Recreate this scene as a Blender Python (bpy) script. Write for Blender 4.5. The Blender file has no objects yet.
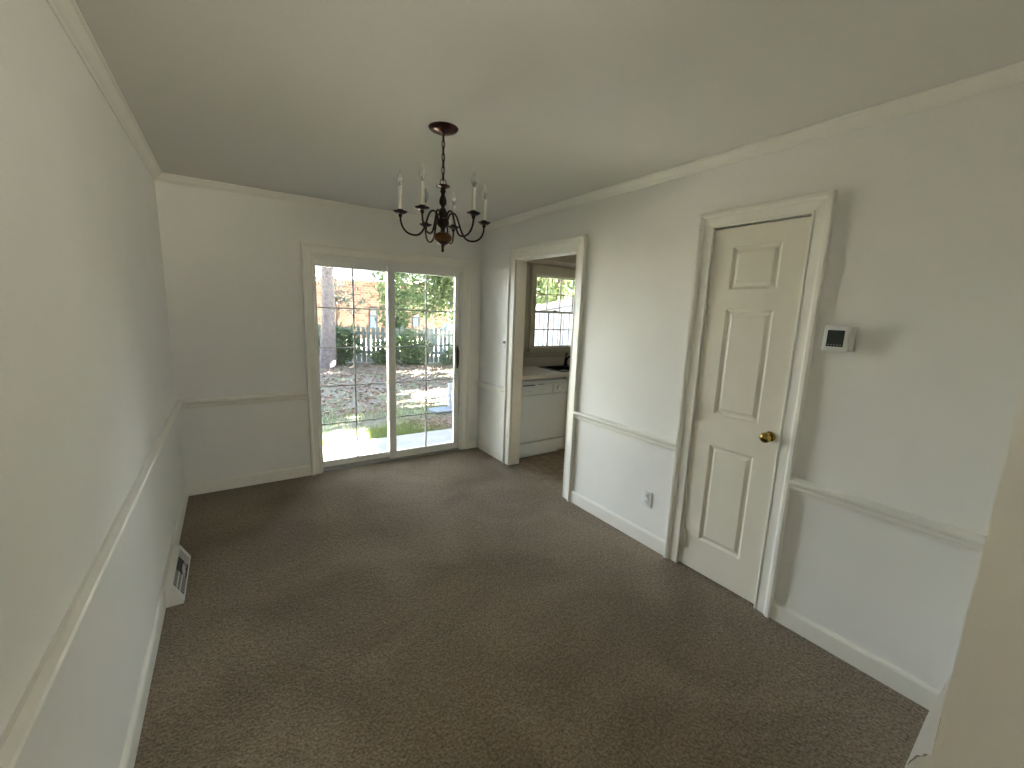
import bpy, bmesh, math, random
import numpy as np
from mathutils import Vector, Matrix
random.seed(7)
RNG = np.random.default_rng(11)
C = bpy.context.scene.collection
SC = bpy.context.scene

# ------------------------------------------------------------------ camera
F = 416.91
cam_d = bpy.data.cameras.new('camera'); cam = bpy.data.objects.new('camera', cam_d); C.objects.link(cam)
cam_d.sensor_fit = 'HORIZONTAL'; cam_d.sensor_width = 36.0; cam_d.lens = F*36/1024
cam_d.clip_start = 0.02; cam_d.clip_end = 200
R_ = Vector((0.83034078, -0.55611296, 0.03567304)); U_ = Vector((0.06456593, 0.15959372, 0.98506908)); Fw = Vector((0.55350287, 0.81563976, -0.16842312))
m = Matrix((R_, U_, -Fw)).transposed().to_4x4(); m.translation = Vector((0.3709, -3.9913, 1.5221))
cam.matrix_world = m
SC.camera = cam

# ------------------------------------------------------------------ exposure, sky, sun
SC.view_settings.view_transform = 'Standard'; SC.view_settings.look = 'None'
SC.view_settings.gamma = 1.0; SC.view_settings.use_curve_mapping = False
SC.view_settings.exposure = 1.5
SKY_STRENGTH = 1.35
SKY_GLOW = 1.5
SKY_FILL = 5.8
SUN_STRENGTH = 250.0
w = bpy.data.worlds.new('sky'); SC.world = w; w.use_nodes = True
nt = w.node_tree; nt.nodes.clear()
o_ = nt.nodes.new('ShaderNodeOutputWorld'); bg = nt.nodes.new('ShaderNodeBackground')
tc = nt.nodes.new('ShaderNodeTexCoord'); sx = nt.nodes.new('ShaderNodeSeparateXYZ'); cr = nt.nodes.new('ShaderNodeValToRGB')
nt.links.new(tc.outputs['Generated'], sx.inputs[0]); nt.links.new(sx.outputs['Z'], cr.inputs[0])
cr.color_ramp.elements[0].position = 0.0; cr.color_ramp.elements[0].color = (0.9, 0.95, 1.0, 1)
cr.color_ramp.elements[1].position = 1.0; cr.color_ramp.elements[1].color = (0.30, 0.42, 0.62, 1)
e = cr.color_ramp.elements.new(0.45); e.color = (0.80, 0.88, 1.0, 1)
nt.links.new(cr.outputs[0], bg.inputs['Color'])
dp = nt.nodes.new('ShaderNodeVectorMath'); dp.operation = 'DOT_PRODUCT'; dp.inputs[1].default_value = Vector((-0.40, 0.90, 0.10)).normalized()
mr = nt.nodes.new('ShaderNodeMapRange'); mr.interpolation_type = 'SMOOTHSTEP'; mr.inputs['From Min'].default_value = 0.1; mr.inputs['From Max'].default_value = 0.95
mr.inputs['To Min'].default_value = SKY_STRENGTH; mr.inputs['To Max'].default_value = SKY_STRENGTH*SKY_GLOW   # sky raised over the back yard to send more light indoors
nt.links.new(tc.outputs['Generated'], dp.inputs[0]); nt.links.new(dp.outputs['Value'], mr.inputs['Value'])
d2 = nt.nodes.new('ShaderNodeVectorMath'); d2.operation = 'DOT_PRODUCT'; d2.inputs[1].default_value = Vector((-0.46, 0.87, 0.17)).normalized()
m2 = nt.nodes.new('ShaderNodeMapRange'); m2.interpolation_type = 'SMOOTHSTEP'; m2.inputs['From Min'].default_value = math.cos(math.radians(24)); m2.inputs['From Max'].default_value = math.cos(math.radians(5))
m2.inputs['To Min'].default_value = 0; m2.inputs['To Max'].default_value = SKY_FILL    # bright lobe added low at the left, out of view, to light the room
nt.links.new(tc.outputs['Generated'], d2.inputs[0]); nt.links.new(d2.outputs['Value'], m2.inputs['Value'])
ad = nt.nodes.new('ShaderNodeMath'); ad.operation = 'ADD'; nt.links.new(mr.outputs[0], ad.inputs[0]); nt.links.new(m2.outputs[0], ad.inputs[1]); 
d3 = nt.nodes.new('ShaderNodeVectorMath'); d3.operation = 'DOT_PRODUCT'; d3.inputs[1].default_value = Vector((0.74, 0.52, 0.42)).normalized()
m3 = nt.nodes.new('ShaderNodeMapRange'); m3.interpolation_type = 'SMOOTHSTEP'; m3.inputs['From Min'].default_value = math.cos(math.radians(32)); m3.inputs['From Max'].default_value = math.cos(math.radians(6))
m3.inputs['To Min'].default_value = 0; m3.inputs['To Max'].default_value = SKY_FILL*2.2     # second added lobe, sun side, to light the room's far left
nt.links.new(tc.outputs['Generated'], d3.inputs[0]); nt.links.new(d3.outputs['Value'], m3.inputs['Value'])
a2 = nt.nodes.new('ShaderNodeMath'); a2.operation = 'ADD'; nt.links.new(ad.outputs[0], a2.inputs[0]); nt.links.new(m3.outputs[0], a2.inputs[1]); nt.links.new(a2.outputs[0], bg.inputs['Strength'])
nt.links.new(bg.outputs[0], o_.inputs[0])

sd = bpy.data.lights.new('sun', 'SUN'); sun = bpy.data.objects.new('sun', sd); C.objects.link(sun)
sd.energy = SUN_STRENGTH; sd.angle = math.radians(0.6); sd.color = (1.0, 0.93, 0.82)
EL = math.radians(31); AZ = 0.03
trav = Vector((-math.cos(EL), AZ*math.cos(EL), -math.sin(EL))).normalized()
sun.rotation_euler = trav.to_track_quat('-Z', 'Y').to_euler(); sun.location = (12, -1, 9)

def portal(loc, rot, sx_, sy_):
    d = bpy.data.lights.new('daylight_portal', 'AREA'); d.shape = 'RECTANGLE'; d.size = sx_; d.size_y = sy_; d.energy = 1
    d.cycles.is_portal = True
    o = bpy.data.objects.new('daylight_portal', d); C.objects.link(o); o.location = loc; o.rotation_euler = rot
PI = math.pi
portal((1.705, 0.16, 1.0), (PI/2, 0, PI), 1.45, 2.0)      # patio door, faces into the room
portal((3.81, 0.16, 1.54), (PI/2, 0, PI), 0.95, 0.95)     # kitchen window
portal((2.55, -8.14, 1.425), (PI/2, 0, 0), 2.1, 1.25)        # added living room window opening

# ------------------------------------------------------------------ dimensions
W = 2.632; H = 2.394; WT = 0.105; XI = W+WT          # dining right wall faces
YN = -3.886                                        # near front wall
# ------------------------------------------------------------------ material helpers
def mat(name, col, rough=0.6, metal=0.0, var=0.0, vscale=5.0, bump=0.0, bscale=80.0, spec=0.5, col2=None, coat=0.0, detail=3.0):
    m = bpy.data.materials.new(name); m.use_nodes = True; n = m.node_tree; p = n.nodes['Principled BSDF']
    p.inputs['Base Color'].default_value = (*col, 1); p.inputs['Roughness'].default_value = rough
    p.inputs['Metallic'].default_value = metal; p.inputs['Specular IOR Level'].default_value = spec
    p.inputs['Coat Weight'].default_value = coat
    t = n.nodes.new('ShaderNodeTexCoord')
    if var > 0 or col2:
        nz = n.nodes.new('ShaderNodeTexNoise'); nz.inputs['Scale'].default_value = vscale; nz.inputs['Detail'].default_value = detail
        n.links.new(t.outputs['Object'], nz.inputs['Vector'])
        r = n.nodes.new('ShaderNodeValToRGB'); r.color_ramp.elements[0].position = 0.35; r.color_ramp.elements[1].position = 0.65
        c2 = col2 if col2 else tuple(min(1, c*(1+var)) for c in col); c1 = col if col2 else tuple(c*(1-var) for c in col)
        r.color_ramp.elements[0].color = (*c1, 1); r.color_ramp.elements[1].color = (*c2, 1)
        n.links.new(nz.outputs['Fac'], r.inputs[0]); n.links.new(r.outputs[0], p.inputs['Base Color'])
    if bump > 0:
        nb = n.nodes.new('ShaderNodeTexNoise'); nb.inputs['Scale'].default_value = bscale; nb.inputs['Detail'].default_value = 4
        b = n.nodes.new('ShaderNodeBump'); b.inputs['Strength'].default_value = bump; b.inputs['Distance'].default_value = 0.01
        n.links.new(t.outputs['Object'], nb.inputs['Vector']); n.links.new(nb.outputs['Fac'], b.inputs['Height']); n.links.new(b.outputs[0], p.inputs['Normal'])
    return m

M = {}
M['wall'] = mat('wall_paint', (0.86, 0.85, 0.80), 0.75, var=0.012, vscale=3, bump=0.06, bscale=160)
M['ceiling'] = mat('ceiling_paint', (0.74, 0.72, 0.66), 0.85, bump=0.08, bscale=140)
M['trim'] = mat('trim_paint', (0.86, 0.84, 0.76), 0.38, var=0.01, vscale=12)
M['door'] = mat('door_paint', (0.84, 0.80, 0.68), 0.36, var=0.012, vscale=9)
M['vinyl'] = mat('white_vinyl', (0.80, 0.79, 0.74), 0.35)
M['vinyl_d'] = mat('door_track_shadow_gap', (0.05, 0.05, 0.045), 0.6)
M['grid'] = mat('grille_white', (0.75, 0.78, 0.80), 0.35)
M['alu'] = mat('aluminium_sill', (0.40, 0.40, 0.39), 0.4, metal=0.6)
M['bronze'] = mat('dark_bronze', (0.030, 0.016, 0.012), 0.28, metal=0.75, var=0.25, vscale=25)
M['copper'] = mat('canopy_brown_bronze', (0.085, 0.036, 0.027), 0.25, metal=0.8)
M['amber'] = mat('aged_brass_bowl', (0.11, 0.052, 0.014), 0.28, metal=0.8, var=0.35, vscale=40)
M['candle'] = mat('candle_sleeve', (0.62, 0.60, 0.53), 0.5)
M['brass'] = mat('polished_brass', (0.42, 0.29, 0.08), 0.16, metal=1.0)
M['white_pl'] = mat('white_plastic', (0.80, 0.80, 0.77), 0.35)
M['ivory'] = mat('thermostat_side', (0.60, 0.60, 0.55), 0.45)
M['lcd'] = mat('lcd_screen', (0.045, 0.055, 0.045), 0.2)
M['lcdtxt'] = mat('lcd_mark', (0.22, 0.24, 0.21), 0.4)
M['slot'] = mat('dark_slot', (0.03, 0.03, 0.03), 0.6)
M['vent'] = mat('register_enamel', (0.78, 0.77, 0.72), 0.35)
M['duct'] = mat('duct_dark', (0.035, 0.022, 0.026), 0.6)
M['appl'] = mat('appliance_white', (0.80, 0.86, 0.90), 0.28)
M['appl2'] = mat('appliance_panel', (0.74, 0.80, 0.83), 0.28)
M['counter'] = mat('countertop_laminate', (0.66, 0.64, 0.60), 0.35, var=0.03, vscale=60)
M['cab'] = mat('cabinet_paint', (0.62, 0.60, 0.54), 0.45)
M['sink'] = mat('black_sink', (0.012, 0.012, 0.013), 0.25)
M['kwall'] = mat('kitchen_wall_shade_tone', (0.50, 0.49, 0.40), 0.75)  # wall paint darkened to carry the kitchen's backlit shade
M['kceil'] = mat('kitchen_ceiling_shade_tone', (0.42, 0.38, 0.31), 0.8)  # ceiling colour lowered to hold the kitchen's dimness
M['ktrim'] = mat('kitchen_trim_shade_tone', (0.56, 0.54, 0.44), 0.5)  # trim colour dulled, with the kitchen's shade in it
M['ground'] = None
M['bark'] = mat('pine_bark', (0.11, 0.095, 0.11), 0.9, col2=(0.20, 0.18, 0.19), vscale=14, bump=0.8, bscale=30)
M['bark2'] = mat('branch_bark', (0.16, 0.12, 0.09), 0.9, var=0.3, vscale=20)
M['fence'] = mat('weathered_wood', (0.12, 0.15, 0.145), 0.85, col2=(0.21, 0.24, 0.23), vscale=6)
M['concrete'] = mat('patio_concrete', (0.26, 0.257, 0.255), 0.85, var=0.10, vscale=6, bump=0.15, bscale=60)
M['roof'] = mat('white_roof_metal', (0.45, 0.45, 0.46), 0.6)
M['siding'] = mat('white_siding', (0.40, 0.41, 0.47), 0.6)
M['glassdark'] = mat('house_window_glass', (0.05, 0.055, 0.065), 0.3)
M['blind'] = mat('pale_blue_blind', (0.06, 0.085, 0.13), 0.9, spec=0.0)
M['shutter'] = mat('grey_shutter', (0.04, 0.04, 0.05), 0.9, spec=0.0)
M['tarpb'] = mat('blue_tarp', (0.02, 0.12, 0.26), 0.5, col2=(0.26, 0.30, 0.34), vscale=3.5)
M['pipe'] = mat('pale_blue_pipe', (0.30, 0.35, 0.44), 0.5)
M['block'] = mat('splash_block', (0.16, 0.19, 0.25), 0.8)  # concrete block, bluish shadow tint put into its colour

def leafmat(name, a, b, tr=0.35):
    m = bpy.data.materials.new(name); m.use_nodes = True; n = m.node_tree; p = n.nodes['Principled BSDF']
    g = n.nodes.new('ShaderNodeNewGeometry'); r = n.nodes.new('ShaderNodeValToRGB')
    r.color_ramp.elements[0].color = (*a, 1); r.color_ramp.elements[1].color = (*b, 1)
    n.links.new(g.outputs['Random Per Island'], r.inputs[0]); n.links.new(r.outputs[0], p.inputs['Base Color'])
    p.inputs['Roughness'].default_value = 0.55
    t = n.nodes.new('ShaderNodeBsdfTranslucent'); mx = n.nodes.new('ShaderNodeMixShader'); mx.inputs[0].default_value = tr
    n.links.new(r.outputs[0], t.inputs['Color']); n.links.new(p.outputs[0], mx.inputs[1]); n.links.new(t.outputs[0], mx.inputs[2])
    n.links.new(mx.outputs[0], n.nodes['Material Output'].inputs[0])
    return m
M['leafg'] = leafmat('green_leaves', (0.045, 0.085, 0.04), (0.15, 0.21, 0.09))
M['leafl'] = leafmat('light_leaves', (0.09, 0.14, 0.065), (0.22, 0.27, 0.14))
M['leafd'] = leafmat('dark_leaves', (0.035, 0.07, 0.035), (0.10, 0.16, 0.07))
M['leafp'] = leafmat('pine_needles', (0.04, 0.06, 0.055), (0.09, 0.11, 0.09))
M['leafr'] = leafmat('rusty_leaves', (0.35, 0.17, 0.12), (0.62, 0.40, 0.30))
M['grassy'] = leafmat('grass_blades', (0.10, 0.16, 0.05), (0.28, 0.30, 0.12))
M['litter'] = leafmat('dead_leaves', (0.15, 0.09, 0.07), (0.33, 0.24, 0.19), 0.1)

def glass(name, tint=(0.95, 0.97, 0.97), base=0.04, rough=0.0):
    m = bpy.data.materials.new(name); m.use_nodes = True; n = m.node_tree; n.nodes.remove(n.nodes['Principled BSDF'])
    t = n.nodes.new('ShaderNodeBsdfTransparent'); t.inputs[0].default_value = (*tint, 1)
    g = n.nodes.new('ShaderNodeBsdfGlossy'); g.inputs['Roughness'].default_value = rough
    fr = n.nodes.new('ShaderNodeFresnel'); fr.inputs[0].default_value = 1.45
    mx = n.nodes.new('ShaderNodeMixShader')
    n.links.new(fr.outputs[0], mx.inputs[0]); n.links.new(t.outputs[0], mx.inputs[1]); n.links.new(g.outputs[0], mx.inputs[2])
    n.links.new(mx.outputs[0], n.nodes['Material Output'].inputs[0]); return m
M['glass'] = glass('window_glass')
def bulbglass():
    m = bpy.data.materials.new('clear_bulb_glass'); m.use_nodes = True; n = m.node_tree; n.nodes.remove(n.nodes['Principled BSDF'])
    t = n.nodes.new('ShaderNodeBsdfTransparent'); t.inputs[0].default_value = (.96, .96, .95, 1)
    d = n.nodes.new('ShaderNodeBsdfTranslucent'); d.inputs[0].default_value = (.9, .9, .86, 1)
    g = n.nodes.new('ShaderNodeBsdfGlossy'); g.inputs['Roughness'].default_value = .05
    a = n.nodes.new('ShaderNodeMixShader'); a.inputs[0].default_value = .24; b = n.nodes.new('ShaderNodeMixShader'); b.inputs[0].default_value = .08
    n.links.new(t.outputs[0], a.inputs[1]); n.links.new(d.outputs[0], a.inputs[2]); n.links.new(a.outputs[0], b.inputs[1]); n.links.new(g.outputs[0], b.inputs[2])
    n.links.new(b.outputs[0], n.nodes['Material Output'].inputs[0]); return m
M['bulb'] = bulbglass()

# carpet
def carpet():
    m = bpy.data.materials.new('brown_carpet'); m.use_nodes = True; n = m.node_tree; p = n.nodes['Principled BSDF']; L = n.links.new
    t = n.nodes.new('ShaderNodeTexCoord')
    big = n.nodes.new('ShaderNodeTexNoise'); big.inputs['Scale'].default_value = 1.6; big.inputs['Detail'].default_value = 4; big.inputs['Distortion'].default_value = 0.8
    fine = n.nodes.new('ShaderNodeTexNoise'); fine.inputs['Scale'].default_value = 95; fine.inputs['Detail'].default_value = 3
    mid = n.nodes.new('ShaderNodeTexNoise'); mid.inputs['Scale'].default_value = 38; mid.inputs['Detail'].default_value = 4
    for q in (big, fine, mid): L(t.outputs['Object'], q.inputs['Vector'])
    r1 = n.nodes.new('ShaderNodeValToRGB'); r1.color_ramp.elements[0].position = .36; r1.color_ramp.elements[1].position = .66
    r1.color_ramp.elements[0].color = (*CARPET_A, 1); r1.color_ramp.elements[1].color = (*CARPET_B, 1); L(big.outputs['Fac'], r1.inputs[0])
    r2 = n.nodes.new('ShaderNodeValToRGB'); r2.color_ramp.elements[0].position = .32; r2.color_ramp.elements[1].position = .68
    r2.color_ramp.elements[0].color = (.58, .56, .53, 1); r2.color_ramp.elements[1].color = (1.3, 1.3, 1.3, 1); L(fine.outputs['Fac'], r2.inputs[0])
    r3 = n.nodes.new('ShaderNodeValToRGB'); r3.color_ramp.elements[0].position = .35; r3.color_ramp.elements[1].position = .65
    r3.color_ramp.elements[0].color = (.88, .88, .88, 1); r3.color_ramp.elements[1].color = (1.08, 1.08, 1.08, 1); L(mid.outputs['Fac'], r3.inputs[0])
    a = n.nodes.new('ShaderNodeMix'); a.data_type = 'RGBA'; a.blend_type = 'MULTIPLY'; a.inputs[0].default_value = 1
    L(r1.outputs[0], a.inputs[6]); L(r2.outputs[0], a.inputs[7])
    b = n.nodes.new('ShaderNodeMix'); b.data_type = 'RGBA'; b.blend_type = 'MULTIPLY'; b.inputs[0].default_value = 1
    L(a.outputs[2], b.inputs[6]); L(r3.outputs[0], b.inputs[7]); L(b.outputs[2], p.inputs['Base Color'])
    p.inputs['Roughness'].default_value = 0.95; p.inputs['Specular IOR Level'].default_value = 0.15
    p.inputs['Sheen Weight'].default_value = 0.15; p.inputs['Sheen Roughness'].default_value = 0.5
    ad = n.nodes.new('ShaderNodeMath'); ad.operation = 'ADD'; L(fine.outputs['Fac'], ad.inputs[0]); L(mid.outputs['Fac'], ad.inputs[1])
    bp = n.nodes.new('ShaderNodeBump'); bp.inputs['Strength'].default_value = 1.0; bp.inputs['Distance'].default_value = 0.02
    L(ad.outputs[0], bp.inputs['Height']); L(bp.outputs[0], p.inputs['Normal'])
    return m
CARPET_A = (0.225, 0.176, 0.116); CARPET_B = (0.33, 0.265, 0.188)
M['carpet'] = carpet()
M['kfloor'] = mat('kitchen_vinyl_floor', (0.22, 0.175, 0.12), 0.6, col2=(0.33, 0.27, 0.20), vscale=14)

def groundmat():
    m = bpy.data.materials.new('yard_ground'); m.use_nodes = True; n = m.node_tree; p = n.nodes['Principled BSDF']; L = n.links.new
    t = n.nodes.new('ShaderNodeTexCoord')
    a = n.nodes.new('ShaderNodeTexNoise'); a.inputs['Scale'].default_value = 1.1; a.inputs['Detail'].default_value = 6
    b = n.nodes.new('ShaderNodeTexNoise'); b.inputs['Scale'].default_value = 22; b.inputs['Detail'].default_value = 5
    L(t.outputs['Object'], a.inputs['Vector']); L(t.outputs['Object'], b.inputs['Vector'])
    ra = n.nodes.new('ShaderNodeValToRGB'); ra.color_ramp.elements[0].position = .42; ra.color_ramp.elements[1].position = .60
    ra.color_ramp.elements[0].color = (.17, .145, .135, 1); ra.color_ramp.elements[1].color = (.13, .15, .09, 1); L(a.outputs['Fac'], ra.inputs[0])
    rb = n.nodes.new('ShaderNodeValToRGB'); rb.color_ramp.elements[0].position = .3; rb.color_ramp.elements[1].position = .7
    rb.color_ramp.elements[0].color = (.6, .6, .6, 1); rb.color_ramp.elements[1].color = (1.3, 1.3, 1.3, 1); L(b.outputs['Fac'], rb.inputs[0])
    x = n.nodes.new('ShaderNodeMix'); x.data_type = 'RGBA'; x.blend_type = 'MULTIPLY'; x.inputs[0].default_value = 1
    L(ra.outputs[0], x.inputs[6]); L(rb.outputs[0], x.inputs[7]); L(x.outputs[2], p.inputs['Base Color']); p.inputs['Roughness'].default_value = .95
    return m
M['ground'] = groundmat()

def brickmat():
    m = bpy.data.materials.new('red_brick'); m.use_nodes = True; n = m.node_tree; p = n.nodes['Principled BSDF']; L = n.links.new
    t = n.nodes.new('ShaderNodeTexCoord'); s = n.nodes.new('ShaderNodeSeparateXYZ'); c = n.nodes.new('ShaderNodeCombineXYZ')
    L(t.outputs['Object'], s.inputs[0]); L(s.outputs['X'], c.inputs['X']); L(s.outputs['Z'], c.inputs['Y'])
    b = n.nodes.new('ShaderNodeTexBrick'); b.inputs['Scale'].default_value = 2.0
    b.inputs['Color1'].default_value = (.07, .026, .020, 1); b.inputs['Color2'].default_value = (.20, .105, .085, 1); b.inputs['Mortar'].default_value = (.19, .145, .125, 1)
    b.inputs['Mortar Size'].default_value = 0.03
    L(c.outputs[0], b.inputs['Vector']); L(b.outputs['Color'], p.inputs['Base Color']); p.inputs['Roughness'].default_value = .9
    return m
M['brick'] = brickmat()

# ------------------------------------------------------------------ mesh helpers
def box(bm, x0, x1, y0, y1, z0, z1, bev=0.0, seg=2):
    r = bmesh.ops.create_cube(bm, size=1.0); vs = r['verts']
    for v in vs: v.co = Vector(((x0+x1)/2+v.co.x*(x1-x0), (y0+y1)/2+v.co.y*(y1-y0), (z0+z1)/2+v.co.z*(z1-z0)))
    if bev > 0:
        es = list({e for v in vs for e in v.link_edges}); bmesh.ops.bevel(bm, geom=es, offset=bev, segments=seg, profile=0.6, affect='EDGES')
def lathe(bm, prof, cx=0, cy=0, seg=24, axis='z', o=(0, 0, 0)):
    rings = []
    for r, h in prof:
        ring = []
        for k in range(seg):
            a = 2*PI*k/seg; u, v = r*math.cos(a), r*math.sin(a)
            if axis == 'z': p = (cx+u, cy+v, h)
            elif axis == 'x': p = (o[0]+h, o[1]+u, o[2]+v)
            ring.append(bm.verts.new(p))
        rings.append(ring)
    for a, b in zip(rings, rings[1:]):
        for k in range(seg):
            bm.faces.new((a[k], a[(k+1) % seg], b[(k+1) % seg], b[k]))
    if prof[0][0] > 1e-6: bm.faces.new(list(reversed(rings[0])))
    if prof[-1][0] > 1e-6: bm.faces.new(rings[-1])
def tube(bm, pts, rad, seg=8, closed=False, cap=True):
    pts = [Vector(p) for p in pts]; n = len(pts); rings = []
    up = Vector((0, 0, 1)); prev = None
    for i, p in enumerate(pts):
        if closed: d = pts[(i+1) % n]-pts[i-1]
        else: d = pts[min(i+1, n-1)]-pts[max(i-1, 0)]
        d.normalize()
        if prev is None:
            ref = up if abs(d.z) < .9 else Vector((1, 0, 0)); a = d.cross(ref).normalized()
        else: a = (prev-d*prev.dot(d)).normalized()
        prev = a; b = d.cross(a); r = rad[i] if isinstance(rad, (list, tuple)) else rad
        rings.append([bm.verts.new(p+a*r*math.cos(2*PI*k/seg)+b*r*math.sin(2*PI*k/seg)) for k in range(seg)])
    rng = range(n) if closed else range(n-1)
    for i in rng:
        A, B = rings[i], rings[(i+1) % n]
        for k in range(seg): bm.faces.new((A[k], A[(k+1) % seg], B[(k+1) % seg], B[k]))
    if cap and not closed: bm.faces.new(list(reversed(rings[0]))); bm.faces.new(rings[-1])
def sweep(bm, prof, p0, p1, A, B, m0=0.0, m1=0.0):
    """prof (a,b) swept from p0 to p1; the ends are mitred by m*a along the run"""
    p0, p1, A, B = map(Vector, (p0, p1, A, B)); d = (p1-p0).normalized()
    r0 = [bm.verts.new(p0+A*a+B*b+d*(m0*a)) for a, b in prof]; r1 = [bm.verts.new(p1+A*a+B*b+d*(m1*a)) for a, b in prof]
    n = len(prof)
    for i in range(n): bm.faces.new((r0[i], r0[(i+1) % n], r1[(i+1) % n], r1[i]))
    bm.faces.new(list(reversed(r0))); bm.faces.new(r1)
def prism(bm, poly, z0, z1, f):
    a = [bm.verts.new(f(p[0], p[1], z0)) for p in poly]; b = [bm.verts.new(f(p[0], p[1], z1)) for p in poly]; n = len(poly)
    for i in range(n): bm.faces.new((a[i], a[(i+1) % n], b[(i+1) % n], b[i]))
    bm.faces.new(list(reversed(a))); bm.faces.new(b)
def props(o, label=None, cat=None, group=None, kind=None):
    if label: o['label'] = label
    if cat: o['category'] = cat
    if group: o['group'] = group
    if kind: o['kind'] = kind
    return o
def obj(name, bm, m, parent=None, smooth=False, label=None, cat=None, group=None, kind=None):
    bmesh.ops.recalc_face_normals(bm, faces=bm.faces[:]); me = bpy.data.meshes.new(name); bm.to_mesh(me); bm.free()
    me.materials.append(m)
    if smooth:
        for p in me.polygons: p.use_smooth = True
        me.set_sharp_from_angle(angle=math.radians(40))
    o = bpy.data.objects.new(name, me); C.objects.link(o)
    if parent:
        o.parent = parent; o.matrix_parent_inverse = Matrix.Translation(-root_loc(parent))
    return props(o, label, cat, group, kind)
def root_loc(p):
    v = Vector(p.location)+p.matrix_parent_inverse.translation
    while p.parent: p = p.parent; v = v+Vector(p.location)+p.matrix_parent_inverse.translation
    return v
def thing(name, loc, label, cat, group=None, kind=None):
    o = bpy.data.objects.new(name, None); C.objects.link(o); o.location = loc; o.empty_display_size = 0.05
    return props(o, label, cat, group, kind)
def B(): return bmesh.new()
def struct(name, bm, m, label, cat, parent=None): return obj(name, bm, m, parent, label=label, cat=cat, kind='structure')

# ------------------------------------------------------------------ floor, ceiling
bm = B(); box(bm, -0.12, W+0.02, -8.1, 0.0, -0.20, 0.0); box(bm, W+0.02, 5.1, -8.1, -4.01, -0.20, 0.0)
bm2 = B(); box(bm2, W+0.02, 6.1, -4.01, 0.0, -0.20, -0.004)
struct('floor', bm, M['carpet'], 'brown cut-pile carpet covering the dining room floor', 'floor')
struct('floor', bm2, M['kfloor'], 'brown vinyl floor of the kitchen beyond the open doorway', 'floor')
bm = B(); box(bm, -0.12, W+0.05, -8.1, 0.12, H, H+0.15); box(bm, W+0.05, 5.1, -8.1, -4.01, H, H+0.15)
struct('ceiling', bm, M['ceiling'], 'off-white dining room ceiling with the chandelier', 'ceiling')
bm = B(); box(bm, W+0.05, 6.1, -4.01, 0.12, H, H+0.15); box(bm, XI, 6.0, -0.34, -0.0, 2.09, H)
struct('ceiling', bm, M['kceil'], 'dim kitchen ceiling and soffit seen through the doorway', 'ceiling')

# ------------------------------------------------------------------ walls
bm = B(); box(bm, -0.12, 0, -8.1, 0.12, -0.2, H)
struct('wall_left', bm, M['wall'], 'long off-white wall on the left with a chair rail', 'wall')
DX0, DX1, DZ = 0.985, 2.425, 1.965       # patio door hole
KX0, KX1, KZ0, KZ1 = 3.36, 4.26, 1.10, 1.99   # kitchen window hole
bm = B()
box(bm, 0, DX0, 0, .12, -.2, H); box(bm, DX1, W+.05, 0, .12, -.2, H); box(bm, DX0, DX1, 0, .12, DZ, H); box(bm, DX0, DX1, 0, .12, -.2, -.005)
struct('wall_back', bm, M['wall'], 'off-white end wall around the sliding patio door', 'wall')
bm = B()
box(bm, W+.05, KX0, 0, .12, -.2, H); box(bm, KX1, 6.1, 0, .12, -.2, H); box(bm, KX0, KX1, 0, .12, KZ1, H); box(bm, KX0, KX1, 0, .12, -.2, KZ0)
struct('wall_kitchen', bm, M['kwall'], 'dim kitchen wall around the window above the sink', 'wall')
OY0, OY1, OZ = -1.497, -0.655, 2.022     # kitchen opening
CY0, CY1, CZ = -3.072, -2.598, 2.020     # closet door hole
bm = B()
box(bm, W, XI, OY1, 0, -.2, H); box(bm, W, XI, OY0, OY1, OZ, H); box(bm, W, XI, CY1, OY0, -.2, H); box(bm, W, XI, CY0, CY1, CZ, H); box(bm, W, XI, -4.01, CY0, -.2, H)
struct('wall_right', bm, M['wall'], 'off-white wall on the right with the doorway and closet door', 'wall')
bm = B(); NX = 1.609; box(bm, NX, W, -4.01, YN, -.2, H)
nearwall = struct('wall_front', bm, M['wall'], 'grey wall corner close to the camera at the right edge', 'wall')
# closet box, kitchen side walls, living room shell behind the camera
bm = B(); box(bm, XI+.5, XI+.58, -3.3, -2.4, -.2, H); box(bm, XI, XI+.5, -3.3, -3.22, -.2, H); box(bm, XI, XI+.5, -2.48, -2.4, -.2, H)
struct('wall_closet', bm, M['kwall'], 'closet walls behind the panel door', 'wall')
bm = B(); box(bm, 6.0, 6.1, -4.01, -3.0, -.2, H); box(bm, 6.0, 6.1, -2.1, 0, -.2, H); box(bm, 6.0, 6.1, -3.0, -2.1, -.2, 1.60); box(bm, 6.0, 6.1, -3.0, -2.1, 1.71, H)  # narrow slit opening added so sunlight brightens the kitchen
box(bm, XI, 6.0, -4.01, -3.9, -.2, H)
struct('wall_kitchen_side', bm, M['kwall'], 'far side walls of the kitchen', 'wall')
bm = B()
LX0, LX1, LZ0, LZ1 = 1.5, 3.6, 0.80, 2.05  # window hole added to bring in fill light from behind the camera
box(bm, -.12, LX0, -8.22, -8.1, -.2, H); box(bm, LX1, 5.1, -8.22, -8.1, -.2, H); box(bm, LX0, LX1, -8.22, -8.1, LZ1, H); box(bm, LX0, LX1, -8.22, -8.1, -.2, LZ0)
struct('wall_rear', bm, M['wall'], 'living room wall behind the camera with a window opening added for fill light', 'wall')
bm = B(); box(bm, 5.0, 5.1, -8.1, -4.01, -.2, H)
struct('wall_side', bm, M['wall'], 'side wall of the living room behind the camera', 'wall')

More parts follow.
